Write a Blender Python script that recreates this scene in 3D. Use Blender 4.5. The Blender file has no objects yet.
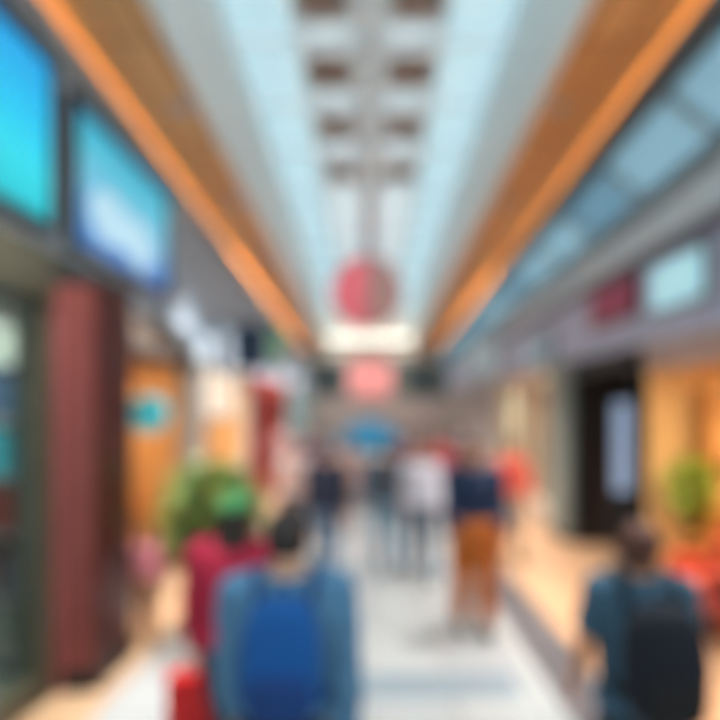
import bpy, bmesh, math, random
import numpy as np
from mathutils import Vector, Matrix
PI = math.pi
random.seed(7)
sc = bpy.context.scene
C = sc.collection

# ---------------------------------------------------------------- camera, sky, sun, exposure
cam_d = bpy.data.cameras.new('camera'); cam = bpy.data.objects.new('camera', cam_d); C.objects.link(cam)
cam.location = (0, 0, 2.05); cam.rotation_euler = (PI/2, 0, 0)
cam_d.lens = 27; cam_d.sensor_width = 36; cam_d.shift_x = -10/720; cam_d.shift_y = 50/720
cam_d.clip_start = 0.05
cam_d.dof.use_dof = True; cam_d.dof.focus_distance = 0.30; cam_d.dof.aperture_fstop = 1.55
sc.camera = cam
w = bpy.data.worlds.new('World'); sc.world = w; w.use_nodes = True
bg = w.node_tree.nodes['Background']; bg.inputs[0].default_value = (0.74, 0.89, 0.93, 1); bg.inputs[1].default_value = 0.9
sun_d = bpy.data.lights.new('sun', 'SUN'); sun_d.energy = 4.6; sun_d.angle = math.radians(35); sun_d.color = (.98, .98, .98)
sun = bpy.data.objects.new('sun', sun_d); C.objects.link(sun); sun.rotation_euler = (math.radians(6), math.radians(4), 0)
sc.view_settings.view_transform = 'Standard'; sc.view_settings.look = 'None'
sc.view_settings.gamma = 1; sc.view_settings.use_curve_mapping = False
sc.view_settings.exposure = 0.25

# ---------------------------------------------------------------- helpers
def lin(c):
    return tuple((v/255/12.92 if v/255 <= .04045 else ((v/255+.055)/1.055)**2.4) for v in c) + (1,)
_m = {}
def mat(name, col, rough=.6, metal=0, emit=0, var=.12, scale=6, spec=.4, bump=0.0):
    """plain surface with a little procedural mottling"""
    if name in _m: return _m[name]
    m = bpy.data.materials.new(name); m.use_nodes = True; nt = m.node_tree
    b = nt.nodes['Principled BSDF']
    c = lin(col)
    n = nt.nodes.new('ShaderNodeTexNoise'); n.inputs['Scale'].default_value = scale; n.inputs['Detail'].default_value = 3
    tc = nt.nodes.new('ShaderNodeTexCoord'); nt.links.new(tc.outputs['Object'], n.inputs['Vector'])
    r = nt.nodes.new('ShaderNodeValToRGB')
    r.color_ramp.elements[0].position = .3; r.color_ramp.elements[1].position = .7
    r.color_ramp.elements[0].color = tuple(v*(1-var) for v in c[:3])+(1,)
    r.color_ramp.elements[1].color = tuple(min(1, v*(1+var)) for v in c[:3])+(1,)
    nt.links.new(n.outputs['Fac'], r.inputs['Fac'])
    nt.links.new(r.outputs['Color'], b.inputs['Base Color'])
    b.inputs['Roughness'].default_value = rough; b.inputs['Metallic'].default_value = metal
    b.inputs['Specular IOR Level'].default_value = spec
    if emit:
        nt.links.new(r.outputs['Color'], b.inputs['Emission Color']); b.inputs['Emission Strength'].default_value = emit
    if bump:
        bp = nt.nodes.new('ShaderNodeBump'); bp.inputs['Strength'].default_value = bump; bp.inputs['Distance'].default_value = .01
        nt.links.new(n.outputs['Fac'], bp.inputs['Height']); nt.links.new(bp.outputs['Normal'], b.inputs['Normal'])
    _m[name] = m
    return m
def glass(name, tint, gloss=.08, rough=.05):
    if name in _m: return _m[name]
    m = bpy.data.materials.new(name); m.use_nodes = True; nt = m.node_tree
    for n in list(nt.nodes):
        if n.type != 'OUTPUT_MATERIAL': nt.nodes.remove(n)
    o = [n for n in nt.nodes][0]
    t = nt.nodes.new('ShaderNodeBsdfTransparent'); t.inputs[0].default_value = lin(tint)
    g = nt.nodes.new('ShaderNodeBsdfGlossy'); g.inputs['Roughness'].default_value = rough
    mx = nt.nodes.new('ShaderNodeMixShader'); mx.inputs[0].default_value = gloss
    nt.links.new(t.outputs[0], mx.inputs[1]); nt.links.new(g.outputs[0], mx.inputs[2]); nt.links.new(mx.outputs[0], o.inputs['Surface'])
    _m[name] = m
    return m
def panelled(name, c1, c2, seam, sx, sy, rough=.5, spec=.4, mortar=.012, axes='XY', emit=0):
    """rectangular panels or tiles in object space"""
    m = bpy.data.materials.new(name); m.use_nodes = True; nt = m.node_tree; b = nt.nodes['Principled BSDF']
    tc = nt.nodes.new('ShaderNodeTexCoord'); vec = tc.outputs['Object']
    if axes != 'XY':
        sp = nt.nodes.new('ShaderNodeSeparateXYZ'); cb = nt.nodes.new('ShaderNodeCombineXYZ')
        nt.links.new(vec, sp.inputs[0]); nt.links.new(sp.outputs[axes[0]], cb.inputs[0]); nt.links.new(sp.outputs[axes[1]], cb.inputs[1]); vec = cb.outputs[0]
    br = nt.nodes.new('ShaderNodeTexBrick'); br.offset = 0; br.squash = 1
    br.inputs['Color1'].default_value = lin(c1); br.inputs['Color2'].default_value = lin(c2); br.inputs['Mortar'].default_value = lin(seam)
    br.inputs['Scale'].default_value = 1; br.inputs['Mortar Size'].default_value = mortar
    br.inputs['Brick Width'].default_value = sx; br.inputs['Row Height'].default_value = sy
    nt.links.new(vec, br.inputs['Vector']); nt.links.new(br.outputs['Color'], b.inputs['Base Color'])
    b.inputs['Roughness'].default_value = rough; b.inputs['Specular IOR Level'].default_value = spec
    _m[name] = m
    return m

class MB:
    def __init__(s): s.bm = bmesh.new()
    def box(s, x0, x1, y0, y1, z0, z1, bev=0, mi=0):
        r = bmesh.ops.create_cube(s.bm, size=1)['verts']
        bmesh.ops.scale(s.bm, vec=(abs(x1-x0), abs(y1-y0), abs(z1-z0)), verts=r)
        bmesh.ops.translate(s.bm, vec=((x0+x1)/2, (y0+y1)/2, (z0+z1)/2), verts=r)
        fs = {f for v in r for f in v.link_faces}
        for f in fs: f.material_index = mi
        if bev:
            es = list({e for v in r for e in v.link_edges})
            bmesh.ops.bevel(s.bm, geom=es, offset=bev, segments=2, affect='EDGES', profile=.7)
        return s
    def ngon(s, pts, ext, mi=0):
        """polygon extruded by vector ext"""
        vs = [s.bm.verts.new(p) for p in pts]; f = s.bm.faces.new(vs); f.material_index = mi
        g = bmesh.ops.extrude_face_region(s.bm, geom=[f])['geom']
        nv = [v for v in g if isinstance(v, bmesh.types.BMVert)]
        bmesh.ops.translate(s.bm, vec=ext, verts=nv)
        bmesh.ops.recalc_face_normals(s.bm, faces=s.bm.faces)
        return s
    def tube(s, a, b, ra, rb=None, n=12):
        a = Vector(a); b = Vector(b); rb = ra if rb is None else rb
        d = b-a
        r = bmesh.ops.create_cone(s.bm, cap_ends=True, segments=n, radius1=ra, radius2=rb, depth=d.length)['verts']
        M = Matrix.Translation((a+b)/2) @ Vector((0, 0, 1)).rotation_difference(d.normalized()).to_matrix().to_4x4()
        bmesh.ops.transform(s.bm, matrix=M, verts=r)
        return s
    def ball(s, c, r, n=12):
        v = bmesh.ops.create_uvsphere(s.bm, u_segments=n*2, v_segments=n, radius=1)['verts']
        if not hasattr(r, '__len__'): r = (r, r, r)
        bmesh.ops.scale(s.bm, vec=r, verts=v); bmesh.ops.translate(s.bm, vec=c, verts=v)
        return s
    def lathe(s, prof, n=24, c=(0, 0, 0)):
        rings = []
        for r, z in prof:
            rings.append([s.bm.verts.new((c[0]+r*math.cos(2*PI*k/n), c[1]+r*math.sin(2*PI*k/n), c[2]+z)) for k in range(n)])
        for i in range(len(rings)-1):
            for k in range(n):
                s.bm.faces.new((rings[i][k], rings[i][(k+1) % n], rings[i+1][(k+1) % n], rings[i+1][k]))
        s.bm.faces.new(list(reversed(rings[0]))); s.bm.faces.new(rings[-1])
        return s
    def build(s, name, m, parent=None, smooth=False):
        me = bpy.data.meshes.new(name)
        s.bm.to_mesh(me); s.bm.free()
        for q in (m if isinstance(m, (list, tuple)) else [m]): me.materials.append(q)
        if smooth:
            for p in me.polygons: p.use_smooth = True
        o = bpy.data.objects.new(name, me); C.objects.link(o)
        if parent is not None: o.parent = parent
        return o
def empty(name, loc=(0, 0, 0), rz=0):
    o = bpy.data.objects.new(name, None); C.objects.link(o); o.location = loc; o.rotation_euler = (0, 0, rz); o.empty_display_size = .1
    return o
def tag(o, label=None, cat=None, group=None, kind=None):
    if label: o['label'] = label
    if cat: o['category'] = cat
    if group: o['group'] = group
    if kind: o['kind'] = kind
    return o
def struct(o, label=None, cat=None):
    o['kind'] = 'structure'
    return tag(o, label, cat)
def area(name, loc, sx, sy, power, col, rot=(0, 0, 0), parent=None):
    d = bpy.data.lights.new(name, 'AREA'); d.shape = 'RECTANGLE'; d.size = sx; d.size_y = sy; d.energy = power; d.color = col
    o = bpy.data.objects.new(name, d); C.objects.link(o); o.location = loc; o.rotation_euler = rot
    if parent: o.parent = parent
    return o

# ---------------------------------------------------------------- materials
TILE = panelled('floor tile', (160, 160, 158), (146, 148, 150), (116, 117, 116), .6, .6, rough=.28, spec=.5)
M_BAND = mat('blue grey floor band', (116, 128, 136), .3)
M_DARKSTRIP = panelled('dark floor strip', (74, 70, 74), (88, 82, 84), (50, 50, 52), .45, .9, rough=.4)
M_PEACH = panelled('warm wood floor', (182, 142, 110), (172, 132, 100), (142, 102, 72), .18, 1.4, rough=.35)
M_SAND = mat('sand stone floor', (160, 130, 102), .45)
M_SOFFIT = panelled('orange wood soffit', (232, 168, 104), (216, 150, 90), (150, 100, 64), .3, 1.5, rough=.4, mortar=.014)
M_WHITE = mat('white paint', (222, 220, 214), .6, var=.04)
M_CREAM = mat('cream paint', (236, 226, 208), .6, var=.05)
M_GREYP = mat('grey painted steel', (176, 182, 180), .5, var=.08)
M_LGREY = mat('light grey panel', (228, 240, 246), .5, var=.05)
M_DGREY = mat('dark grey metal', (62, 70, 74), .4, .4)
M_BLUEGREY = mat('blue grey fascia', (186, 202, 218), .7, spec=.2)
M_COFFER = mat('brown coffer lining', (200, 176, 164), .7)
M_OLIVE = mat('olive brown metal frame', (72, 71, 58), .45)
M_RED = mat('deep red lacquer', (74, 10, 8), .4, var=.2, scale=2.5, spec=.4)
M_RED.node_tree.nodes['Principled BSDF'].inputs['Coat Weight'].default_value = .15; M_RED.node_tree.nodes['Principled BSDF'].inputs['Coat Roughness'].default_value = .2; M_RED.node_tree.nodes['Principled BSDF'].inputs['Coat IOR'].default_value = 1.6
M_BLACK = mat('black metal', (28, 27, 28), .5)
M_GLASS = glass('shop glass', (225, 240, 240), .1)
M_SKYGLASS = glass('roof glass', (236, 247, 250), .05)
M_CHROME = mat('brushed steel', (170, 172, 175), .3, .9)

# ---------------------------------------------------------------- floor
Y0, Y1 = -1.5, 22.0
struct(MB().box(-1.85, 1.33, Y0, Y1, -.12, 0).build('floor', TILE))
struct(MB().box(-2.55, -1.85, Y0, Y1, -.12, .001).build('floor_left', M_SAND))
struct(MB().box(1.33, 1.75, Y0, Y1, -.12, .002).build('floor_strip', M_DARKSTRIP))
struct(MB().box(1.75, 5.6, Y0, Y1, -.12, 0).build('floor_right', M_PEACH))
struct(MB().box(-5, -2.55, Y0, Y1, -.12, 0).build('floor_shop', mat('shop floor grey', (120, 124, 122), .4)))
bb = MB()
for y in (4.02, 6.9, 9.8, 12.7, 15.6): bb.box(-1.4, 1.1, y-.17, y+.17, .0, .003)
struct(bb.build('floor_band', M_BAND))

# ---------------------------------------------------------------- ceiling: soffits, upstands, skylight
for s, nm in ((-1, 'left'), (1, 'right')):
    struct(MB().box(s*1.65, s*2.62, 0.5, Y1, 5.0, 5.12).build('ceiling_'+nm, M_SOFFIT))
    # stepped grey upstand of the skylight
    b = MB()
    b.ngon([(s*1.65, .5, 5.0), (s*1.60, .5, 5.0), (s*1.52, .5, 6.0), (s*1.60, .5, 6.1)], (0, 18.5, 0))
    b.box(s*1.56, s*1.66, .5, 19, 4.93, 5.06)
    b.box(s*1.54, s*1.60, .5, 19, 5.42, 5.52)
    struct(b.build('trim_1' if s < 0 else 'trim_2', mat('pale painted upstand', (232, 236, 234), .6, var=.05)))
    struct(MB().box(s*1.55, s*(2.9 if s < 0 else 2.62), .5, Y1, 6.1, 6.25).build('ceiling_slab_'+nm, M_WHITE))
# skylight frame: side rails, spine, ribs
COF = [4.25, 5.3, 6.4, 7.55, 8.8]
RIB = [3.7, 4.78, 5.85, 6.97, 8.15, 9.45, 10.7, 12.0, 13.3, 14.6, 15.9, 17.2, 18.6]
b = MB()
for s in (-1, 1):
    b.box(s*.74, s*.80, .5, 19, 5.95, 6.12, .01)
    b.box(s*1.49, s*1.55, .5, 19, 5.95, 6.1, .01)
b.box(-.17, .17, .5, 19, 5.98, 6.22)
for y in [.5, 1.55, 2.6]+RIB:
    b.box(-.8, .8, y-.05, y+.05, 5.94, 6.06, .008)
    for s in (-1, 1): b.box(s*.8, s*1.5, y-.02, y+.02, 5.97, 6.06)
struct(b.build('ceiling_frame', M_LGREY))
M_FROST = None
def frosted(name, c, clear, c2=None):
    m = bpy.data.materials.new(name); m.use_nodes = True; nt = m.node_tree
    for n in list(nt.nodes):
        if n.type != 'OUTPUT_MATERIAL': nt.nodes.remove(n)
    o = [n for n in nt.nodes][0]
    t = nt.nodes.new('ShaderNodeBsdfTranslucent'); t.inputs[0].default_value = lin(c)
    d = nt.nodes.new('ShaderNodeBsdfDiffuse'); d.inputs[0].default_value = lin(c)
    tr = nt.nodes.new('ShaderNodeBsdfTransparent'); tr.inputs[0].default_value = lin(c2 or c)
    a = nt.nodes.new('ShaderNodeMixShader'); a.inputs[0].default_value = .4
    nt.links.new(t.outputs[0], a.inputs[1]); nt.links.new(d.outputs[0], a.inputs[2])
    b = nt.nodes.new('ShaderNodeMixShader'); b.inputs[0].default_value = clear
    nt.links.new(a.outputs[0], b.inputs[1]); nt.links.new(tr.outputs[0], b.inputs[2]); nt.links.new(b.outputs[0], o.inputs['Surface'])
    _m[name] = m
    return m
M_FROST = frosted('milky roof panel', (222, 228, 230), .15)
b = MB()
for i in range(len(RIB)-1):         # white infill panels round the coffers; solid past the fifth row
    y0, y1 = RIB[i], RIB[i+1]
    for s in (-1, 1):
        if i < len(COF):
            c = COF[i]; h = .30
            b.box(s*.17, s*.78, y0, c-h, 6.0, 6.04); b.box(s*.17, s*.78, c+h, y1, 6.0, 6.04)
            b.box(s*.70, s*.78, c-h, c+h, 6.0, 6.04); b.box(s*.17, s*.24, c-h, c+h, 6.0, 6.04)
        else:
            b.box(s*.17, s*.78, y0, y1, 6.0, 6.04)
b.box(-.78, .78, .5, 3.7, 6.0, 6.04)
struct(b.build('ceiling_panel', M_FROST))
grp = 'brown coffers in the skylight spine'
n = 0
for i, c in enumerate(COF[1:]):
    for s in (-1, 1):
        t = empty('ceiling_coffer', (s*.47, c, 6.04))
        q = MB()
        for a in (-1, 1):
            q.box(a*.23, a*.25, -.32, .32, 0, .13); q.box(-.25, .25, a*.30, a*.32, 0, .13)
        q.build('side_wall', M_COFFER, t)
        MB().box(-.25, .25, -.32, .32, .12, .15).build('back_panel', M_COFFER, t)
        g = MB()
        for k in range(5): g.box(-.22, .22, -.24+k*.12-.008, -.24+k*.12+.008, .05, .09)
        g.build('grille', mat('coffer grille', (176, 160, 150), .5, .3), t)
        rown = ['nearest the camera at the top edge', 'second row of four along the skylight', 'third row of four along the skylight', 'fourth and farthest row along the skylight'][i]
        tag(t, 'brown square ceiling coffer, %s side of the spine, %s' % ('left' if s < 0 else 'right', rown), 'ceiling coffer', grp)
k = 0
for s in (-1, 1):
    ys = [.5, 1.55, 2.6]+RIB
    for i in range(len(ys)-1):
        k += 1
        o = MB().box(s*.80, s*1.49, ys[i]+.05, ys[i+1]-.05, 6.03, 6.05).build('window_%d' % k, M_SKYGLASS)
        struct(o)

# ---------------------------------------------------------------- end wall
b = MB().box(-3.2, 3.9, 22, 22.2, 4.1, 6.3)
struct(b.build('wall_end', M_CREAM))
struct(MB().box(-3.2, 3.9, 22, 22.2, 0, 2.55).build('wall_end_lower', mat('mauve grey wall', (190, 176, 172), .6)))
b = MB()
for x0, x1 in ((-3.2, -.9), (.9, 3.9)): b.box(x0, x1, 22.02, 22.2, 2.55, 4.1)
struct(b.build('wall_end_gallery', mat('grey gallery wall', (112, 118, 112), .5)))
# arch below the gable
arc = []
for i in range(25):
    a = PI*i/24; arc.append((2.55*math.cos(a), 21.7, 4.05+.95*math.sin(a)))
b = MB(); b.ngon(arc, (0, .18, 0)); struct(b.build('trim_3', M_WHITE))
struct(MB().box(-1.7, 1.7, 18.9, 19.05, 4.95, 6.2).build('wall_end_gable', M_WHITE))
struct(MB().box(-2.7, 2.7, 19.05, 22, 5.0, 5.1).build('ceiling_end', M_CREAM))
for i, x in enumerate((-1.2, 1.2)):  # pair of ceiling lights added to brighten the far end
    t = empty('ceiling_light', (x, 20.6, 5.0)); tag(t, 'flat white ceiling light added to brighten the end wall, %s one' % ('left', 'right')[i], 'ceiling light', 'added end ceiling lights')
    MB().box(-.5, .5, -.3, .3, -.06, 0, .01).build('housing', M_WHITE, t)
    MB().box(-.46, .46, -.26, .26, -.068, -.06).build('diffuser', mat('added lamp diffuser', (255, 240, 220), .5, emit=1.6), t)
    area('lamp', (0, 0, -.09), .9, .5, 34, (1, .93, .84), parent=t)
t = empty('shop_sign', (0.0, 21.9, 2.6)); tag(t, 'pale pink square sign on the far end wall above the crowd', 'sign')
MB().box(-.85, .85, -.1, .1, 0, 1.45, .02).build('board', mat('pale pink sign face', (232, 150, 150), .5, emit=.25), t)
MB().box(-.92, .92, -.06, .08, -.07, 1.52).build('frame', M_GREYP, t)
for i, x in enumerate((-1.7, 2.1)):
    t = empty('gallery_window', (x, 21.98, 2.75))
    tag(t, 'dark gallery window on the end wall, %s of the pink sign' % ('left', 'right')[i], 'window', 'gallery windows of the end wall')
    MB().box(-.62, .62, -.04, .0, 0, 1.1).build('pane', mat('dark gallery pane', (70, 82, 86), .2), t)
    f = MB()
    for a in (-.64, -.02, .6): f.box(a, a+.05, -.09, -.03, -.03, 1.13)
    f.box(-.64, .65, -.09, -.03, -.05, 0).box(-.64, .65, -.09, -.03, 1.08, 1.14)
    f.build('frame', M_DGREY, t)

# ---------------------------------------------------------------- left side
struct(MB().box(-2.85, -2.6, 1.0, 22, 3.15, 5.0).build('wall_left', M_BLUEGREY))
b = MB(); b.box(-2.44, -2.42, 1.0, 22, 4.9, 4.95).box(-2.62, -2.42, 1.0, 22, 4.80, 4.90).box(-2.62, -2.50, 1, 22, 4.90, 5.0)
struct(b.build('trim_4', mat('grey cornice', (172, 178, 182), .5)))
struct(MB().box(-2.6, -2.42, 7.6, 22, 2.75, 3.15).build('trim_5', M_BLUEGREY))
# LED cove strips washing the soffits
def led(x, y0, y1, z, label, e=12):
    t = empty('strip_light', (x, (y0+y1)/2, z)); tag(t, label, 'strip light'); h = (y1-y0)/2
    MB().box(-.015, .015, -h, h, .015, .025).build('diffuser', mat('warm led strip %d' % e, (255, 196, 124), .5, emit=e), t)
    MB().box(-.03, .03, -h, h, 0, .015).build('channel', M_CHROME, t)
led(-2.48, 1.2, 9.4, 4.9, 'warm strip light on the cornice above the blue screens')
led(-2.46, 9.5, 21.8, 4.9, 'brighter warm strip light on the left cornice past the dark navy sign', 34)
led(2.55, 1.2, 10.4, 4.9, 'warm strip light in the near half of the cove beside the sloping glass')
led(2.53, 10.5, 21.8, 4.9, 'brighter warm strip light in the far half of the cove beside the sloping glass', 34)
t = empty('strip_light', (0, 18.55, 5.02)); tag(t, 'white strip light added on the ledge to brighten the pale gable at the end of the skylight', 'strip light')  # uplight added to whiten the gable
MB().box(-1.5, 1.5, -.02, .02, .02, .035).build('diffuser', mat('added gable strip', (255, 244, 230), .5, emit=19), t)
MB().box(-1.55, 1.55, -.03, .03, 0, .02).build('channel', M_CHROME, t)
struct(MB().box(-1.65, 1.65, 18.45, 18.9, 4.98, 5.02).box(-1.65, 1.65, 18.45, 18.48, 5.02, 5.07).build('ceiling_gable_ledge', M_WHITE))
struct(MB().box(2.49, 2.62, 1.0, 22.0, 4.86, 4.90).box(2.47, 2.49, 1.0, 22, 4.86, 4.95).build('trim_9', mat('slate cove', (100, 110, 114), .5)))

# near shop window (left edge of the photo)
t = empty('shop_window', (-2.29, 0, 0)); tag(t, 'olive framed shop window beneath the bright cyan screen at the left edge', 'shop window')
MB().box(-.16, 0, 3.72, 3.96, 0, 2.85, .01).build('post', M_OLIVE, t)
MB().box(-.16, 0, 1.2, 1.4, 0, 2.85, .01).build('post', M_OLIVE, t)
MB().box(-.18, .02, 1.2, 3.96, 2.83, 3.14, .012).build('header_beam', M_OLIVE, t)
MB().box(-.14, -.02, 1.4, 3.72, 0, .22, .01).build('sill', M_OLIVE, t)
MB().box(-.09, -.075, 1.4, 3.72, .22, 2.83).build('glass_pane', M_GLASS, t)
g = MB(); g.box(-.11, -.05, 2.55, 2.59, .22, 2.83); g.build('mullion', M_OLIVE, t)
struct(MB().box(-2.85, -2.29, 1.2, 4.6, 3.14, 3.2).build('ceiling_ledge', M_OLIVE))
# interior of that shop
b = MB(); b.box(-4.6, -4.5, .8, 4.7, 0, 3.15).box(-4.6, -2.45, 4.62, 4.72, 0, 3.15).box(-4.6, -2.45, .8, 4.7, 3.1, 3.14)
struct(b.build('wall_left_interior', mat('dim shop wall', (120, 118, 112), .7)))
t = empty('ceiling_light', (-3.1, 3.7, 3.1)); tag(t, 'flat ceiling light added to brighten the inside of the olive framed shop window', 'ceiling light', 'shop ceiling lights')  # added lamp, lifts the otherwise dark shelf contents
MB().box(-.35, .35, -.2, .2, -.05, 0, .01).build('housing', M_WHITE, t)
MB().box(-.32, .32, -.17, .17, -.058, -.05).build('diffuser', mat('added lamp diffuser', (255, 240, 220), .5, emit=1.6), t)
area('lamp', (0, 0, -.07), .6, .3, 40, (1, .95, .9), parent=t)
t = empty('display_shelf', (-2.98, 4.4, 0)); tag(t, 'steel display shelf standing inside the olive framed shop window', 'shelf')
b = MB(); b.box(-.5, -.47, -.18, .18, 0, 2.75).box(.47, .5, -.18, .18, 0, 2.75)
b.build('side_panel', M_DGREY, t)
for z in (.08, .55, 1.05, 1.5, 1.95, 2.4):
    MB().box(-.47, .47, -.18, .18, z, z+.03).build('shelf_board', M_GREYP, t)
MB().box(-.47, .47, .17, .19, 0, 2.75).build('back_panel', mat('shelf back', (96, 96, 92), .6), t)
def carton(x, z, wd, h, col, label, cat='box', nm='gift_box', group=None):
    o = empty(nm, (x, 4.32, z)); tag(o, label, cat, group)
    m = mat('box '+str(col), col, .5)
    MB().box(-wd/2, wd/2, -.09, .12, 0, h*.78, .006).build('body', m, o)
    MB().box(-wd/2-.006, wd/2+.006, -.096, .126, h*.78, h, .006).build('lid', m, o)
carton(-3.18, 2.43, .3, .24, (168, 172, 168), 'light grey box on the top board of the window shelf, outer one')
carton(-2.82, 2.43, .28, .28, (150, 150, 138), 'beige grey box on the top board of the window shelf, beside the post')
carton(-3.05, 1.98, .62, .34, (52, 84, 108), 'wide slate blue box on the second board of the window shelf')
carton(-3.1, 1.53, .5, .36, (50, 176, 190), 'wide teal box on the third board of the window shelf')
carton(-2.72, 1.53, .2, .3, (44, 150, 168), 'narrow teal box beside the wide teal box')
carton(-3.05, 1.08, .6, .36, (138, 66, 60), 'brick red box on the fourth board of the window shelf')
carton(-3.15, .58, .4, .40, (140, 112, 100), 'brown box on the fifth board of the window shelf')
carton(-2.75, .58, .26, .32, (120, 118, 130), 'mauve grey box beside the brown box')
carton(-3.05, .11, .6, .38, (150, 152, 142), 'pale grey box on the bottom board of the window shelf')

# deep red pillar
t = empty('pillar', (-2.145, 4.25, 0)); tag(t, 'glossy deep red square pillar beside the olive framed shop window', 'pillar')
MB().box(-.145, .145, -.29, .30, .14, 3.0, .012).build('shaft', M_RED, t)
tag(MB().box(-.14, .115, -.305, -.285, .14, 2.98, .005).build('front_panel', mat('red panel painted sheen', (118, 62, 58), .45, spec=.3), t), 'paler red front panel painted for reflected light')  # reflected light on the front face, painted as a paler red
MB().box(-.16, .16, -.32, .315, 0, .14, .01).build('base', M_BLACK, t)
MB().box(-.165, .165, -.32, .32, 3.0, 3.06, .01).build('capital', M_DGREY, t)
# second narrow pillar strip (pinkish edge)
t = empty('wall_panel', (-2.27, 3.93, 0))
MB().box(-.02, .02, -.02, .02, 0, 2.95, .004).build('edge', mat('dusty red edge', (150, 84, 84), .4), t)
tag(t, 'thin dusty red edge strip between the olive post and the red pillar', 'trim strip')

# screens on the left fascia
def screen_mat(name, stops, strength, sc_=1.0, axis='z', dist=.6):
    m = bpy.data.materials.new(name); m.use_nodes = True; nt = m.node_tree; b = nt.nodes['Principled BSDF']
    tc = nt.nodes.new('ShaderNodeTexCoord')
    n = nt.nodes.new('ShaderNodeTexNoise'); n.inputs['Scale'].default_value = sc_; nt.links.new(tc.outputs['Object'], n.inputs['Vector'])
    sp = nt.nodes.new('ShaderNodeSeparateXYZ'); nt.links.new(tc.outputs['Object'], sp.inputs[0])
    mm = nt.nodes.new('ShaderNodeMath'); mm.operation = 'MULTIPLY_ADD'; nt.links.new(n.outputs['Fac'], mm.inputs[0]); mm.inputs[1].default_value = .2
    z_ = nt.nodes.new('ShaderNodeMath'); z_.operation = 'MULTIPLY_ADD'; nt.links.new(sp.outputs[2], z_.inputs[0]); z_.inputs[1].default_value = .8; z_.inputs[2].default_value = -.1
    nt.links.new(z_.outputs[0], mm.inputs[2])
    r = nt.nodes.new('ShaderNodeValToRGB'); e = r.color_ramp.elements
    while len(e) < len(stops): e.new(.5)
    for q, (p, c) in zip(e, stops): q.position = p; q.color = lin(c)
    nt.links.new(mm.outputs[0], r.inputs[0])
    b.inputs['Base Color'].default_value = (.02, .02, .02, 1); b.inputs['Roughness'].default_value = .3
    nt.links.new(r.outputs[0], b.inputs['Emission Color']); b.inputs['Emission Strength'].default_value = strength
    return m
def glow(name, c, st):
    m = bpy.data.materials.new(name); m.use_nodes = True; b = m.node_tree.nodes['Principled BSDF']
    b.inputs['Base Color'].default_value = (.02, .02, .02, 1); b.inputs['Specular IOR Level'].default_value = .1
    b.inputs['Emission Color'].default_value = lin(c); b.inputs['Emission Strength'].default_value = st
    return m
def screen(y0, y1, z0, z1, m, label, extra=()):
    t = empty('advertising_screen', (-2.6, (y0+y1)/2, z0)); tag(t, label, 'screen', 'lit screens over the left shops')
    h = (y1-y0)/2; H = z1-z0
    MB().box(0, .06, -h, h, 0, H, .006).build('display', m, t)
    f = MB(); f.box(0, .09, -h-.06, -h, -.06, H+.06).box(0, .09, h, h+.06, -.06, H+.06).box(0, .09, -h, h, -.06, 0).box(0, .09, -h, h, H, H+.06)
    f.build('frame', M_DGREY, t)
    for nm, yy, zz, ry, rz, mm in extra:
        b = MB(); b.ngon([(.061, yy+ry*math.cos(a*PI/16), zz+rz*math.sin(a*PI/16)) for a in range(32)], (.004, 0, 0)); b.build(nm, mm, t)
    return t
screen(2.7, 4.28, 3.52, 4.78, screen_mat('cyan screen', [(0, (0, 200, 215)), (.3, (40, 225, 245)), (.6, (0, 200, 250)), (.95, (0, 170, 240)), (1, (16, 90, 170))], .8),
       'bright cyan lit screen at the left edge, above the olive framed window')
wh = glow('white screen graphic', (184, 220, 236), .9)
bl = glow('blue screen graphic', (50, 120, 200), .9)
screen(4.66, 6.75, 3.5, 4.72, screen_mat('blue screen', [(0, (60, 120, 195)), (.3, (80, 150, 210)), (.5, (110, 190, 220)), (.8, (60, 190, 215)), (1, (40, 140, 190))], .85, .8),
       'blue and white lit screen right of the cyan one, above the red pillar',
       [('graphic', -.4, .40, .42, .26, wh), ('graphic', .2, .36, .44, .26, wh), ('graphic', -.2, .1, .35, .09, bl)])

# bays on the left
def bay(side, x, y0, y1, deep, col, power, lampcol, z1=2.8, nm='interior'):
    s = side
    b = MB()
    b.box(x+s*deep, x+s*(deep+.1), y0, y1, 0, z1+.1)
    b.box(x, x+s*deep, y0, y0+.06, 0, z1+.1); b.box(x, x+s*deep, y1-.06, y1, 0, z1+.1)
    b.box(x, x+s*deep, y0, y1, z1, z1+.1)
    struct(b.build('wall_%s_%s' % ('left' if s < 0 else 'right', nm), mat('shop wall %s' % (col,), col, .6)))
    if power:
        t = empty('ceiling_light', (x+s*deep*.5, (y0+y1)/2, z1))
        MB().box(-.35, .35, -.25, .25, -.05, 0, .01).build('housing', M_WHITE, t)
        MB().box(-.32, .32, -.22, .22, -.058, -.05).build('diffuser', mat('lamp diffuser', (255, 225, 180), .5, emit=4), t)
        area('lamp', (0, 0, -.07), .6, .4, power, lampcol, parent=t)
        return t
WARM = (1, .72, .42)
l = bay(-1, -2.5, 4.75, 7.0, 1.5, (196, 150, 98), 38, WARM, 2.75)
tag(l, 'flat ceiling light in the golden shop behind the red pillar', 'ceiling light', 'shop ceiling lights')
l = bay(-1, -2.5, 7.6, 10.6, 1.4, (216, 172, 120), 35, (1, .85, .65), 2.75)
tag(l, 'flat ceiling light in the shop behind the cream lit sign', 'ceiling light', 'shop ceiling lights')
# dark awning over bay 1
t = empty('awning', (-2.5, 5.9, 2.55)); tag(t, 'short dark brown awning above the golden shop behind the red pillar', 'awning')
MB().ngon([(0, -1.05, .55), (.28, -1.05, .1), (.28, -1.05, .0), (0, -1.05, .4)], (0, 2.1, 0)).build('canvas', mat('dark brown canvas', (66, 54, 46), .8), t)
MB().tube((.27, -1.07, .0), (.27, 1.07, .0), .015).build('front_bar', M_BLACK, t)
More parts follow.
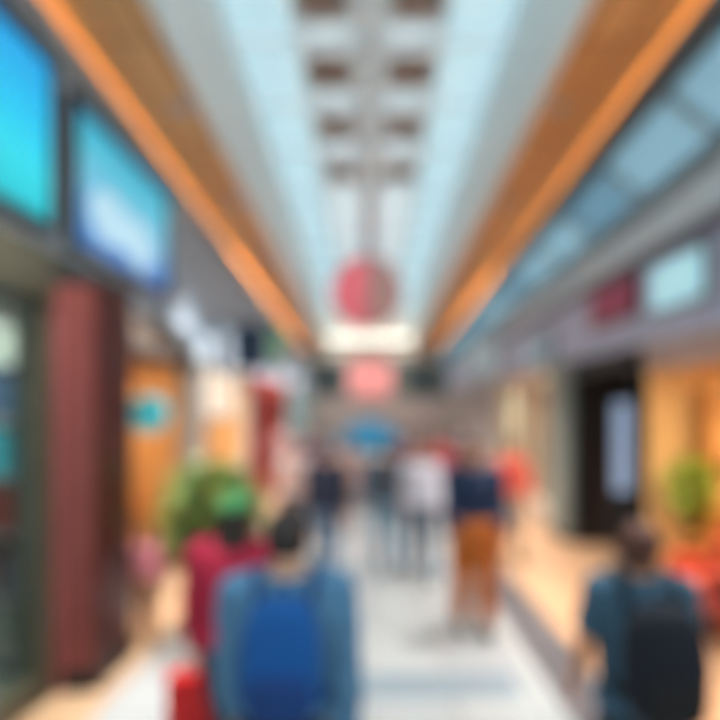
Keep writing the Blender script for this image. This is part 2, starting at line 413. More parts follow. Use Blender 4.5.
# teal round blade sign
def round_sign(px, y, py, r, m, label, arm_x):
    x = (px-370)*y/540; z = 2.05+(410-py)*y/540
    t = empty('hanging_sign', (x, y, z)); tag(t, label, 'sign')
    MB().tube((0, -.03, 0), (0, .03, 0), r, n=32).build('disc', m, t)
    MB().tube((0, -.02, r), (0, -.02, r+.25), .012).tube((0, -.02, r+.25), (arm_x-x, -.02, r+.25), .015).build('bracket', M_BLACK, t)
    return t
round_sign(149, 5.6, 414, .2, mat('teal sign face', (60, 170, 185), .4, emit=.4), 'round teal sign hanging in front of the golden shop', -2.55)
# golden display cabinet in bay 1
t = empty('display_cabinet', (-2.95, 6.2, 0)); tag(t, 'golden wooden display cabinet inside the shop under the round teal sign', 'cabinet')
MB().box(-.3, .3, -.55, .55, 0, .9, .01).build('body', mat('golden wood', (220, 140, 52), .5), t)
for k in (-1, 1): MB().box(.3, .315, k*.28-.25, k*.28+.25, .08, .84, .004).build('door', mat('golden wood', (220, 140, 52), .5), t)
MB().box(-.32, .33, -.57, .57, .9, .94, .005).build('worktop', mat('dark honey top', (170, 100, 40), .4), t)
# grey column
t = empty('column', (-2.45, 7.3, 0)); tag(t, 'light grey square column between the golden shop and the cream sign', 'column')
MB().box(-.15, .15, -.3, .3, .12, 2.75, .01).build('shaft', mat('warm grey column', (158, 154, 150), .6), t)
MB().box(-.17, .17, -.32, .32, 0, .12, .01).build('base', M_DGREY, t)
MB().box(-.17, .17, -.32, .32, 2.65, 2.75, .01).build('capital', M_GREYP, t)
# cream lit sign panel
t = empty('shop_sign', (-2.44, 8.7, 1.95)); tag(t, 'cream lit sign board in the shop window beyond the grey column', 'sign')
MB().box(-.04, .04, -.85, .85, 0, .72, .02).build('board', mat('cream sign', (236, 220, 200), .5, emit=.35), t)
f = MB(); f.box(-.05, .05, -.9, .9, -.05, 0).box(-.05, .05, -.9, .9, .72, .77).build('frame', M_CHROME, t)
# golden counter below
t = empty('counter', (-2.7, 9.0, 0)); tag(t, 'honey coloured counter below the cream lit sign', 'counter')
MB().box(-.2, .2, -1.1, 1.1, 0, 1.0, .01).build('front_panel', mat('honey counter', (214, 160, 84), .5), t)
MB().box(-.24, .24, -1.15, 1.15, 1.0, 1.05, .01).build('worktop', M_CREAM, t)
# navy square blade sign and green small blade sign
def blade(px, y, py, wd, h, m, label, wall):
    x = (px-370)*y/540; z = 2.05+(410-py)*y/540
    t = empty('projecting_sign', (x, y, z)); tag(t, label, 'sign')
    MB().box(-wd/2, wd/2, -.04, .04, -h/2, h/2, .015).build('board', m, t)
    MB().tube((wall-x, 0, h/2+.06), (wd/2, 0, h/2+.06), .015).tube((-wd/3, 0, h/2), (-wd/3, 0, h/2+.06), .01).tube((wd/3, 0, h/2), (wd/3, 0, h/2+.06), .01).build('bracket', M_BLACK, t)
blade(250, 9.0, 347, .56, .74, mat('navy sign', (36, 58, 84), .5), 'dark navy square sign projecting above the walkway, left side', -2.62)
blade(277, 11.5, 345, .3, .7, mat('green sign', (120, 176, 140), .5, emit=.15), 'small pale green sign projecting beyond the dark navy one', -2.62)
# red shop front
t = empty('shop_facade', (-2.48, 13.0, 0)); tag(t, 'red painted shop front on the left, far along beyond the counter', 'shop front')
MB().box(-.1, .1, -2.25, 2.25, 0, .5, .01).build('plinth', mat('red shop paint', (176, 58, 50), .5), t)
for k in range(4): MB().box(-.08, .1, -2.25+k*1.44, -2.07+k*1.44, .5, 2.35, .01).build('post', mat('red shop paint', (176, 58, 50), .5), t)
MB().box(-.1, .12, -2.25, 2.25, 2.35, 2.75, .01).build('header_beam', mat('red shop paint', (176, 58, 50), .5), t)
for k in range(3): MB().box(-.05, -.02, -2.07+k*1.44, -.81+k*1.44, .5, 2.35).build('panel', mat('dull red panel', (160, 70, 62), .5), t)
# pale teal glass front at far end
t = empty('shop_facade', (-2.48, 18.6, 0)); tag(t, 'pale teal shop front on the left, last one before the end wall', 'shop front')
MB().box(-.05, .02, -3.3, 3.3, 0, 2.75).build('panel', mat('pale teal panel', (150, 186, 188), .4, emit=.1), t)
for k in range(5): MB().box(-.05, .1, -3.3+k*1.63, -3.2+k*1.63, 0, 2.75, .01).build('mullion', M_CHROME, t)
struct(MB().box(-2.62, -2.4, 10.6, 10.75, 0, 2.75).build('trim_6', M_GREYP))

# ---------------------------------------------------------------- right side
XR = 3.2
M_CANOPY = frosted('blue grey frosted glass', (168, 190, 200), .5, (190, 212, 220))
M_CANOPY2 = frosted('deeper blue grey frosted glass', (146, 172, 184), .45, (170, 196, 208))
# sloping glazed strip between soffit and right wall
struct(MB().box(2.62, 2.68, .5, 22, 4.80, 6.2).build('trim_7', M_DGREY))
ys = [.9+1.35*k for k in range(17)]
for i in range(len(ys)-1):
    b = MB(); y0, y1 = ys[i]+.04, ys[i+1]-.04
    b.ngon([(2.66, y0, 4.93), (3.25, y0, 4.5), (3.25, y0, 4.46), (2.66, y0, 4.89)], (0, y1-y0, 0))
    o = b.build('window_%d' % (100+i), M_CANOPY2 if i % 3 == 1 else M_CANOPY); struct(o)
b = MB()
for y in ys: b.ngon([(2.64, y-.04, 4.96), (3.27, y-.04, 4.5), (3.27, y-.04, 4.42), (2.64, y-.04, 4.88)], (0, .08, 0))
struct(b.build('trim_8', mat('slate mullion', (140, 164, 174), .4)))
struct(MB().box(XR-.04, XR+.2, .5, 22, 4.3, 4.5).build('trim_10', mat('dark slate beam', (112, 130, 140), .5)))
struct(MB().box(XR, XR+.2, .5, 22, 3.85, 4.3).build('wall_right', mat('mid grey fascia', (214, 230, 236), .6)))
struct(MB().box(XR-.03, XR+.2, .5, 22, 3.7, 3.87).build('trim_11', mat('dark plum trim', (86, 80, 96), .5)))
struct(MB().box(XR-.02, XR+.2, .5, 22, 2.8, 3.7).build('wall_right_fascia', mat('lavender grey fascia', (186, 194, 218), .5)))
def rsign(y0, y1, z0, z1, m, label, cat='sign'):
    t = empty('shop_sign', (XR-.02, (y0+y1)/2, z0)); h = (y1-y0)/2
    tag(t, label, cat, 'signs on the right fascia')
    MB().box(-.09, 0, -h, h, 0, z1-z0, .02).build('board', m, t)
    MB().box(-.06, 0, -h-.03, h+.03, -.03, z1-z0+.03).build('frame', M_DGREY, t)
rsign(5.05, 5.95, 3.12, 3.6, mat('pale cyan sign', (168, 216, 228), .5, emit=.5), 'bright pale cyan lit sign on the right fascia, nearest the camera')
rsign(6.35, 7.6, 3.2, 3.66, mat('maroon sign', (148, 66, 92), .5, emit=.12), 'maroon sign next beyond the pale cyan one on the right fascia')
rsign(9.3, 10.9, 2.9, 3.4, mat('pale blue sign', (150, 178, 192), .5, emit=.15), 'pale blue sign halfway along the right fascia, past the maroon one')
rsign(13.0, 17.0, 2.95, 3.9, mat('ice sign', (166, 190, 198), .5, emit=.15), 'long ice blue sign at the far end of the right fascia')
# R1 golden shop
l = bay(1, XR, 3.0, 6.25, 2.0, (226, 184, 124), 46, (1, .78, .5), 2.6)
tag(l, 'flat ceiling light in the golden shop at the right edge', 'ceiling light', 'shop ceiling lights')
struct(MB().box(XR-.02, XR+.12, 1.0, 6.3, 2.5, 2.8).build('trim_12', mat('rosy beige header', (172, 150, 140), .5)))
# display wall shelf inside
t = empty('wall_shelf', (4.5, 6.05, 0)); tag(t, 'honey wooden shelving on the side wall of the right golden shop', 'shelf')
for z in (.3, .9, 1.5, 2.1): MB().box(-.75, .6, -.13, .13, z, z+.04).build('shelf_board', mat('honey wood', (214, 150, 80), .5), t)
for q in (-.78, .6): MB().box(q, q+.04, -.13, .13, 0, 2.3).build('side_panel', mat('honey wood', (214, 150, 80), .5), t)
# R2 dark doorway
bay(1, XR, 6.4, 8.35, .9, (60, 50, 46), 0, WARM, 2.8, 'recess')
t = empty('door_frame', (XR, 7.35, 0)); tag(t, 'black frame around the dark doorway on the right', 'door frame')
for k, y in enumerate((-.98, .9)): MB().box(-.06, .12, y, y+.12, 0, 2.8, .01).build('jamb', M_BLACK, t)
MB().box(-.06, .12, -.98, 1.02, 2.55, 2.8, .01).build('header_beam', M_BLACK, t)
t = empty('poster', (3.3, 6.95, 0)); tag(t, 'tall pale blue lit poster stand in the dark doorway', 'poster stand')
MB().box(-.16, .16, -.02, .02, 1.0, 2.15, .005).build('sheet', mat('pale blue poster', (156, 176, 206), .5, emit=.55), t)
MB().box(-.18, .18, .0, .03, .4, 2.18).build('frame', M_DGREY, t)
MB().box(-.18, .18, -.14, .17, 0, .04, .01).build('base', M_DGREY, t)
MB().tube((0, .015, .03), (0, .015, .45), .02).build('post', M_DGREY, t)
# pier
t = empty('pier', (XR-.03, 8.8, 0)); tag(t, 'grey green pier just beyond the dark doorway on the right', 'pier')
MB().box(-.14, .15, -.38, .38, .1, 2.79, .01).build('shaft', mat('grey green pier', (138, 148, 142), .6), t)
MB().box(-.16, .17, -.39, .39, 0, .1, .01).build('base', M_DGREY, t)
# R3 beige shop
l = bay(1, XR, 9.2, 13.2, 1.2, (224, 182, 156), 55, (1, .86, .7), 2.75)
tag(l, 'flat ceiling light in the cream shop beyond the grey green pier', 'ceiling light', 'shop ceiling lights')
t = empty('shop_window', (XR, 11.3, 0)); tag(t, 'cream framed shop window beyond the grey green pier on the right', 'shop window')
for y in (-2.1, -.7, .7, 2.0): MB().box(-.05, .06, y, y+.1, 0, 2.75, .01).build('post', M_CREAM, t)
MB().box(-.04, .05, -2.1, 2.1, 0, .4, .01).build('plinth', M_CREAM, t)
for y in (-2.0, -.6, .8): MB().box(0, .012, y, y+1.3 if y < .5 else y+1.2, .4, 2.75).build('glass_pane', M_GLASS, t)
t = empty('shop_facade', (XR-.03, 17.7, 0)); tag(t, 'grey shop front on the right, last one before the end wall', 'shop front')
MB().box(0, .1, -4.3, 4.3, 0, 2.79).build('panel', mat('warm grey panel', (164, 152, 148), .5), t)
for k in range(6): MB().box(-.06, .1, -4.3+k*1.7, -4.18+k*1.7, 0, 2.79, .01).build('mullion', M_GREYP, t)

# ---------------------------------------------------------------- soffit downlights, added to brighten the interior
k = 0
for s in (-1, 1):
    for i, y in enumerate((3.2, 5.4, 7.6, 9.8, 12.2, 14.8, 17.6)):
        t = empty('added_downlight', (s*1.88, y, 5.0))
        tag(t, 'round fill downlight added in the %s orange soffit, %s' % ('left' if s < 0 else 'right', ['first from the camera', 'second from the camera', 'third from the camera', 'fourth from the camera', 'fifth from the camera', 'sixth from the camera', 'last before the end wall'][i]), 'downlight', 'added fill downlights in the orange soffits')
        MB().lathe([(.075, -.012), (.1, -.012), (.1, 0), (.075, 0)], 24).build('trim_ring', M_CHROME, t)
        MB().lathe([(.001, -.008), (.072, -.008), (.072, -.004), (.001, -.004)], 24).build('lens', mat('added downlight lens', (255, 214, 160), .5, emit=8), t)
        area('lamp', (0, 0, -.02), .14, .14, 46, (1, .97, .92), parent=t).data.spread = math.radians(58)

# ---------------------------------------------------------------- round hanging sign
t = empty('hanging_sign', (-.07, 12, 4.65)); tag(t, 'large round red and brown sign hanging below the far end of the skylight', 'sign')
def disc_part(a0, a1, r0, nm, m, y0=-.06, y1=.06):
    pts = [(r0*math.cos(a0+(a1-a0)*i/24), y0, r0*math.sin(a0+(a1-a0)*i/24)) for i in range(25)]
    MB().ngon(pts, (0, y1-y0, 0)).build(nm, m, t)
disc_part(PI/2, 3*PI/2, .74, 'red_half', mat('red sign face', (230, 112, 124), .5, emit=.35))
disc_part(-PI/2, PI/2, .74, 'brown_half', mat('brown sign face', (186, 144, 138), .5, emit=.2))
MB().lathe([(.74, -.08), (.79, -.08), (.79, .08), (.74, .08), (.74, -.08)], 48).build('rim', mat('pink rim', (214, 110, 118), .4), t).rotation_euler = (PI/2, 0, 0)
MB().tube((-.4, 0, .65), (-.4, 0, 1.13), .012).tube((.4, 0, .65), (.4, 0, 1.13), .012).build('hanger', M_CHROME, t)

# ---------------------------------------------------------------- kiosk with blue parasol
t = empty('parasol', (-.02, 11.5, 0)); tag(t, 'blue domed parasol standing over the crowd in the middle of the walkway', 'parasol')
b = MB(); prof = [(.74, 1.22), (.72, 1.3), (.62, 1.52), (.44, 1.7), (.22, 1.81), (.02, 1.85)]
b.lathe(prof, 10); b.build('canopy', mat('bright blue canvas', (58, 158, 206), .6), t)
MB().tube((0, 0, 0), (0, 0, 1.9), .022).build('pole', M_CHROME, t)
MB().lathe([(.26, 0), (.26, .05), (.06, .1), (.04, .1)], 20).build('base', M_DGREY, t)
t = empty('kiosk_counter', (0.0, 12.9, 0)); tag(t, 'low blue and white kiosk counter behind the blue parasol', 'counter')
MB().box(-.8, .8, -.4, .4, 0, .9, .02).build('body', mat('kiosk blue', (70, 120, 160), .5), t)
MB().box(-.86, .86, -.46, .46, .9, .95, .01).build('worktop', M_WHITE, t)

# ---------------------------------------------------------------- plants
def plant(name, loc, z0, z1, r, n, col, label, potm, pot_h, seed=1, leaf=.14, pot_r=.2):
    rnd = random.Random(seed)
    t = empty(name, loc); tag(t, label, 'plant')
    MB().lathe([(pot_r*.72, 0), (pot_r*.95, pot_h*.9), (pot_r, pot_h*.92), (pot_r, pot_h), (pot_r*.88, pot_h), (pot_r*.85, pot_h*.88)], 24).build('pot', potm, t, True)
    st = MB(); lf = MB()
    for k in range(n):
        a = rnd.uniform(0, 2*PI); rr = r*math.sqrt(rnd.random()); z = z0+(z1-z0)*rnd.random()
        rr *= math.sqrt(max(.05, 1-((z-(z0+z1)/2)/((z1-z0)/2*1.15))**2))
        p = Vector((rr*math.cos(a), rr*math.sin(a), z))
        if k % 8 == 0: st.tube((0, 0, pot_h*.8), p, .009, .004, 6)
        L = leaf*rnd.uniform(.7, 1.25); wd = L*.3
        d = Vector((math.cos(a)+rnd.uniform(-.6, .6), math.sin(a)+rnd.uniform(-.6, .6), rnd.uniform(-.5, .7))).normalized()
        sd = d.cross(Vector((0, 0, 1))).normalized(); up = sd.cross(d)
        v = [p, p+d*L*.45+sd*wd+up*.01, p+d*L-up*L*.15, p+d*L*.45-sd*wd+up*.01, p+d*L*.5-up*.012]
        v = [lf.bm.verts.new(q) for q in v]
        for tri in ((0, 1, 4), (1, 2, 4), (2, 3, 4), (3, 0, 4)): lf.bm.faces.new([v[i] for i in tri])
    st.build('stem', mat('plant stem', (88, 80, 44), .7), t)
    lf.build('foliage', mat('leaf %s' % (col,), col, .5, var=.35, scale=9), t)
    MB().lathe([(.01, pot_h*.86), (pot_r*.86, pot_h*.86), (pot_r*.86, pot_h*.88), (.01, pot_h*.88)], 16).build('soil', mat('soil', (58, 44, 34), .9), t)
plant('potted_plant', (-1.42, 4.9, 0), .72, 1.55, .40, 700, (106, 134, 54), 'leafy olive green plant in a tall pot behind the person in crimson', mat('grey pot', (120, 120, 116), .6), .6, 3, .16, .22)
plant('potted_plant', (3.42, 5.74, 0), .95, 1.5, .2, 260, (164, 190, 70), 'lime green plant in a slim pot inside the golden shop at the right edge', mat('ochre pot', (190, 140, 70), .6), .75, 4, .13, .15)

# coral armchair and dark red stool at the right edge
def armchair(loc, rz, col, label):
    m = mat('chair fabric %s' % (col,), col, .8)
    t = empty('armchair', loc, rz); tag(t, label, 'chair')
    MB().box(-.3, .3, -.28, .28, .3, .44, .03).build('seat', m, t)
    MB().box(-.32, .32, .2, .32, .3, .86, .04).build('backrest', m, t)
    for s in (-1, 1): MB().box(s*.3-.05, s*.3+.05, -.26, .24, .3, .62, .03).build('armrest', m, t)
    for sx in (-1, 1):
        for sy in (-1, 1): MB().tube((sx*.24, sy*.22, 0), (sx*.24, sy*.22, .31), .016, .024).build('leg', M_BLACK, t)
armchair((3.25, 5.1, 0), -PI/2, (206, 92, 64), 'coral red armchair in front of the golden shop at the right edge')
armchair((3.15, 4.35, 0), -PI/2, (126, 40, 32), 'dark red armchair nearest the camera beside the coral one')

# ---------------------------------------------------------------- people
SKINS = {'light': (216, 164, 132), 'tan': (186, 128, 94), 'dark': (120, 78, 58)}
def frus(bm, a, b, ra, rb, n=14):
    a = Vector(a); b = Vector(b); d = b-a
    if d.length > 1e-5:
        r = bmesh.ops.create_cone(bm, cap_ends=True, segments=n, radius1=ra, radius2=rb, depth=d.length)['verts']
        bmesh.ops.transform(bm, matrix=Matrix.Translation((a+b)/2) @ Vector((0, 0, 1)).rotation_difference(d.normalized()).to_matrix().to_4x4(), verts=r)
    for p, q in ((a, ra), (b, rb)):
        v = bmesh.ops.create_uvsphere(bm, u_segments=n, v_segments=max(6, n//2), radius=q)['verts']; bmesh.ops.translate(bm, vec=p, verts=v)
def ell(bm, c, r, rot=None, n=20):
    v = bmesh.ops.create_uvsphere(bm, u_segments=n, v_segments=n//2, radius=1)['verts']
    bmesh.ops.scale(bm, vec=r, verts=v)
    if rot: bmesh.ops.transform(bm, matrix=rot, verts=v)
    bmesh.ops.translate(bm, vec=c, verts=v)
def segd(P, a, b):
    a = np.array(a); b = np.array(b); d = b-a; t = np.clip(((P-a)@d)/(d@d), 0, 1)
    return np.linalg.norm(P-(a+t[:, None]*d), axis=1)
def person(loc, rz, H, top, bottom, hair, label, skin='light', stride=.35, arms=(.3, -.3), elbow=(.3, .3), top_puff=.014, bot_puff=.011,
           shoes=(50, 46, 46), hairstyle='short', hem=.93, sleeve=1.0, cap=None, voxel=.011, leg_skin=False, build=1.0, spread=(.12, .12), hood=None, head_turn=0):
    """facing +Y in its own frame; one continuous body, clothing shells and hair as children"""
    s = H/1.7; bm = bmesh.new(); J = {}
    # legs by joint angles
    hipz = .90; L1, L2 = .42, .40
    foot = {}
    for side, sgn, ph in (('l', -1, stride), ('r', 1, -stride)):
        a1 = ph; k = .12+(.45*stride/.35 if ph < 0 else .08)*min(1, abs(stride)/.2)
        hip = Vector((sgn*.09, 0, hipz)); knee = hip+Vector((sgn*.005, math.sin(a1)*L1, -math.cos(a1)*L1))
        a2 = a1-k*.8; ank = knee+Vector((0, math.sin(a2)*L2, -math.cos(a2)*L2)); foot[side] = (hip, knee, ank, a2)
    low = min(v[2].z for v in foot.values())-.075
    def S(v): return Vector((v[0]*s*build, v[1]*s*build, (v[2]-low)*s))
    for side, (hip, knee, ank, a2) in foot.items():
        h_, k_, an = S(hip), S(knee), S(ank)
        frus(bm, h_, k_, .088*s*build, .056*s); mid = k_+(an-k_)*.3+Vector((0, -.012, 0))
        frus(bm, k_, mid, .055*s, .056*s); frus(bm, mid, an, .055*s, .036*s)
        lift = max(0, -a2)*.5
        heel = an+Vector((0, -.03, -.03))*s; toe = an+Vector((0, .15, -.045-lift*.12))*s
        frus(bm, heel, toe, .036*s, .03*s); frus(bm, an, heel+(toe-heel)*.35, .036*s, .036*s)
        J[side+'hip'], J[side+'knee'], J[side+'ank'], J[side+'heel'], J[side+'toe'] = h_, k_, an, heel, toe
    # trunk
    prof = [(.84, .11, .09), (.88, .158, .112), (.94, .168, .118), (1.0, .155, .108), (1.08, .136, .096), (1.18, .15, .104), (1.28, .168, .112), (1.36, .172, .105), (1.42, .13, .08), (1.455, .07, .06), (1.49, .054, .056), (1.54, .052, .054)]
    n = 20; rings = []
    for z, rx, ry in prof:
        rings.append([bm.verts.new(S((rx*math.cos(2*PI*i/n), ry*math.sin(2*PI*i/n)+(.01 if z < 1 else 0), z))) for i in range(n)])
    for i in range(len(rings)-1):
        for k in range(n): bm.faces.new((rings[i][k], rings[i][(k+1) % n], rings[i+1][(k+1) % n], rings[i+1][k]))
    bm.faces.new(list(reversed(rings[0]))); bm.faces.new(rings[-1])
    # head
    R = Matrix.Rotation(head_turn, 4, 'Z')
    hc = S((0, .012, 1.595)); f = s
    def Hd(v): return hc+R@(Vector(v)*f)
    ell(bm, Hd((0, -.008, .015)), (.074*f, .09*f, .092*f), R); ell(bm, Hd((0, .022, -.035)), (.056*f, .062*f, .075*f), R)
    frus(bm, Hd((0, .085, .012)), Hd((0, .105, -.022)), .009*f, .014*f, 8)       # nose
    ell(bm, Hd((0, .086, -.055)), (.024*f, .01*f, .008*f), R, 12)                # lips
    ell(bm, Hd((0, .07, -.092)), (.024*f, .02*f, .016*f), R, 12)                 # chin
    for g in (-1, 1): ell(bm, Hd((g*.074, -.005, -.005)), (.012*f, .02*f, .032*f), R, 12)
    # arms and hands
    for side, sgn, aa, el, spd in (('l', -1, arms[0], elbow[0], spread[0]), ('r', 1, arms[1], elbow[1], spread[1])):
        sh = S((sgn*.172, 0, 1.395))
        def dirv(a): return Vector((sgn*math.sin(spd), math.sin(a)*math.cos(spd), -math.cos(a)*math.cos(spd)))
        e = sh+dirv(aa)*.285*s; d2 = dirv(aa+el); d2.x *= .3; d2.normalize(); wv = e+d2*.25*s
        frus(bm, sh, sh+(e-sh)*.4, .055*s*build, .048*s*build); frus(bm, sh+(e-sh)*.4, e, .048*s*build, .037*s); frus(bm, e, e+(wv-e)*.3, .038*s, .039*s); frus(bm, e+(wv-e)*.3, wv, .039*s, .025*s)
        frus(bm, S((sgn*.06, 0, 1.42)), sh, .055*s, .052*s*build)
        fx = d2; fw = Vector((sgn, 0, 0)).cross(fx).normalized(); pn = fx.cross(fw).normalized()   # fw: across the palm, front-back
        if fw.y < 0: fw = -fw
        pc = wv+fx*.05*s
        for q in (-1.5, -.5, .5, 1.5): frus(bm, wv+fx*.015*s+fw*q*.012*s, wv+fx*.085*s+fw*q*.019*s, .014*s, .011*s, 8)
        ln = (.058, .07, .076, .068)
        inn = Vector((-sgn, 0, 0))
        for q, L in zip((-1.5, -.5, .5, 1.5), ln):
            k0 = wv+fx*.09*s+fw*q*.0205*s; k1 = k0+(fx*.9+inn*.25)*L*.5*s; k2 = k1+(fx*.65+inn*.7)*L*.5*s
            frus(bm, k0, k1, .0092*s, .0085*s, 8); frus(bm, k1, k2, .0085*s, .0075*s, 8)
        t0 = wv+fx*.03*s+fw*.028*s; t1 = t0+(fx*.6+fw*.75+inn*.2)*.035*s; t2 = t1+(fx*.9+fw*.3+inn*.3)*.032*s
        frus(bm, t0, t1, .0115*s, .0105*s, 8); frus(bm, t1, t2, .0105*s, .0085*s, 8)
        J[side+'sh'], J[side+'el'], J[side+'wr'], J[side+'hand'] = sh, e, wv, wv+fx*.16*s
        J[side+'palm'] = wv+fx*.11*s
    me = bpy.data.meshes.new('tmp'); bm.to_mesh(me); bm.free()
    ob = bpy.data.objects.new('tmp', me); C.objects.link(ob)
    rm = ob.modifiers.new('r', 'REMESH'); rm.mode = 'VOXEL'; rm.voxel_size = voxel; rm.use_smooth_shade = True
    sm = ob.modifiers.new('s', 'SMOOTH'); sm.factor = .5; sm.iterations = 2
    dg = bpy.context.evaluated_depsgraph_get(); dg.update()
    body = bpy.data.meshes.new_from_object(ob.evaluated_get(dg)); bpy.data.objects.remove(ob)
    body.name = 'body'; body.materials.clear(); body.materials.append(mat('skin '+skin, SKINS[skin], .55, var=.05))
    root = empty('person', loc, rz); tag(root, label, 'person', None)
    bo = bpy.data.objects.new('body', body); C.objects.link(bo); bo.parent = root
    nv = len(body.vertices); V = np.empty(nv*3, np.float32); body.vertices.foreach_get('co', V); V = V.reshape(-1, 3)
    N = np.empty(nv*3, np.float32); body.vertices.foreach_get('normal', N); N = N.reshape(-1, 3)
    # region of every vertex = nearest bone
    bones = {'leg': [('lhip', 'lknee'), ('lknee', 'lank'), ('rhip', 'rknee'), ('rknee', 'rank')], 'foot': [('lheel', 'ltoe'), ('rheel', 'rtoe')],
             'arm': [('lsh', 'lel'), ('lel', 'lwr'), ('rsh', 'rel'), ('rel', 'rwr')], 'hand': [('lwr', 'lhand'), ('rwr', 'rhand')]}
    D = {}
    for kk, ls in bones.items(): D[kk] = np.min([segd(V, tuple(J[a]), tuple(J[b])) for a, b in ls], axis=0)
    D['trunk'] = np.maximum(0, segd(V, tuple(S((0, 0, .95))), tuple(S((0, 0, 1.38))))-.07*s)
    D['head'] = np.maximum(0, np.linalg.norm(V-np.array(hc), axis=1)-.06*s)
    keys = list(D); A = np.stack([D[kk] for kk in keys]); reg = np.array(keys)[np.argmin(A, axis=0)]
    zz = V[:, 2]/s+low
    ankz = min(J['lank'].z, J['rank'].z)
    arm = (reg == 'arm'); hand = (reg == 'hand')
    if sleeve < 1:
        far = np.min([np.linalg.norm(V-np.array(J[a]), axis=1) for a in ('lwr', 'rwr')], axis=0)
        arm &= far > (1-sleeve)*.5*s
    neck = 1.47+.02*0
    is_top = (arm | ((reg == 'trunk') | (reg == 'leg') | (reg == 'head')) & (zz > hem) & (zz < neck)) & ~hand
    is_bot = ((reg == 'leg') | (reg == 'trunk')) & (zz <= hem+.05) & ~hand & (reg != 'arm') & (reg != 'foot')
    if leg_skin: is_bot &= zz > hem-.42
    is_shoe = (reg == 'foot')
    hx = (V-np.array(hc))/f; Rz = np.array(R.to_3x3()); hx = hx@Rz
    headm = (reg == 'head') & (zz > 1.46)
    face = (hx[:, 1] > .038) & (hx[:, 2] < .055)
    ears = (np.abs(hx[:, 0]) > .068) & (hx[:, 2] < .03)
    is_hair = headm & ~face & (hx[:, 2] > (-.055 if hairstyle == 'short' else -.12)) & ~(ears if hairstyle == 'short' else np.zeros(nv, bool))
    P = [tuple(p.vertices) for p in body.polygons]
    def shell(name, mask, puff, m, parent=root, wob=.004):
        fs = [q for q in P if all(mask[i] for i in q)]
        if not fs: return None
        cnt = {}
        for q in fs:
            for i in range(len(q)):
                e = tuple(sorted((q[i], q[(i+1) % len(q)]))); cnt[e] = cnt.get(e, 0)+1
        bd = {i for e, c in cnt.items() if c == 1 for i in e}
        idx = sorted({i for q in fs for i in q}); mp = {i: k for k, i in enumerate(idx)}
        ii = np.array(idx); p_ = V[ii]; d = np.array([puff*(.35 if i in bd else 1) for i in idx])
        d = d+wob*np.sin(p_[:, 2]*38+p_[:, 0]*30)*np.sin(p_[:, 1]*25+p_[:, 2]*9)*(d > puff*.5)
        co = p_+N[ii]*d[:, None]
        me = bpy.data.meshes.new(name); me.from_pydata(co.tolist(), [], [tuple(mp[i] for i in q) for q in fs])
        for p in me.polygons: p.use_smooth = True
        me.materials.append(m); o = bpy.data.objects.new(name, me); C.objects.link(o); o.parent = parent
        return o
    shell('trousers' if not leg_skin else 'shorts', is_bot, bot_puff, mat('cloth %s' % (bottom,), bottom, .85, var=.12, scale=14))
    shell('jacket' if top_puff > .02 else 'shirt', is_top, top_puff, mat('cloth %s' % (top,), top, .85, var=.12, scale=14))
    shell('shoe', is_shoe & (V[:, 0] < 0), .008, mat('shoe %s' % (shoes,), shoes, .6), wob=0)
    shell('shoe', is_shoe & (V[:, 0] >= 0), .008, mat('shoe %s' % (shoes,), shoes, .6), wob=0)
    hm = mat('hair %s' % (hair,), hair, .6, var=.3, scale=40)
    shell('hair', is_hair, .014*f, hm, wob=.003)
    if hairstyle == 'long':
        b = MB(); b.ball((0, 0, 0), (1, 1, 1), 10)
        for v in b.bm.verts:
            x, y, z = v.co; tt = (z+1)/2
            v.co = Vector((x*(.075+.02*(1-tt)), y*.035-.068-.012*(1-tt), z*.16-.09))
            v.co = Hd(v.co)
        b.build('hair_length', hm, root, True)
    if hairstyle == 'bun':
        b = MB(); b.ball(Hd((0, -.1, .06)), .042*f, 8); b.build('hair_bun', hm, root, True)
    if hairstyle == 'tail':
        b = MB(); b.tube(Hd((0, -.1, .05)), Hd((0, -.14, -.03)), .026*f, .03*f).tube(Hd((0, -.14, -.03)), Hd((0, -.125, -.16)), .03*f, .01*f); b.build('ponytail', hm, root, True)
    if cap:
        cm = headm & (hx[:, 2] > .03)
        shell('cap', cm, .024*f, mat('cap %s' % (cap,), cap, .8), wob=0)
        MB().ngon([tuple(Hd((.07*math.cos(a*PI/12), .07+.075*math.sin(a*PI/12), .035))) for a in range(13)], (0, 0, .006)).build('cap_brim', mat('cap %s' % (cap,), cap, .8), root)
    for g in (-1, 1):
        e = MB().ball(Hd((g*.03, .0705, .012)), .0115*f, 8).build('eye', mat('eye white', (190, 184, 176), .4), root, True)
        MB().ball(Hd((g*.03, .0795, .012)), (.0068*f, .004*f, .0068*f), 6).build('iris', mat('iris brown', (60, 40, 30), .3), e, True)
    root['jl'] = 0; del root['jl']
    return root, J, s

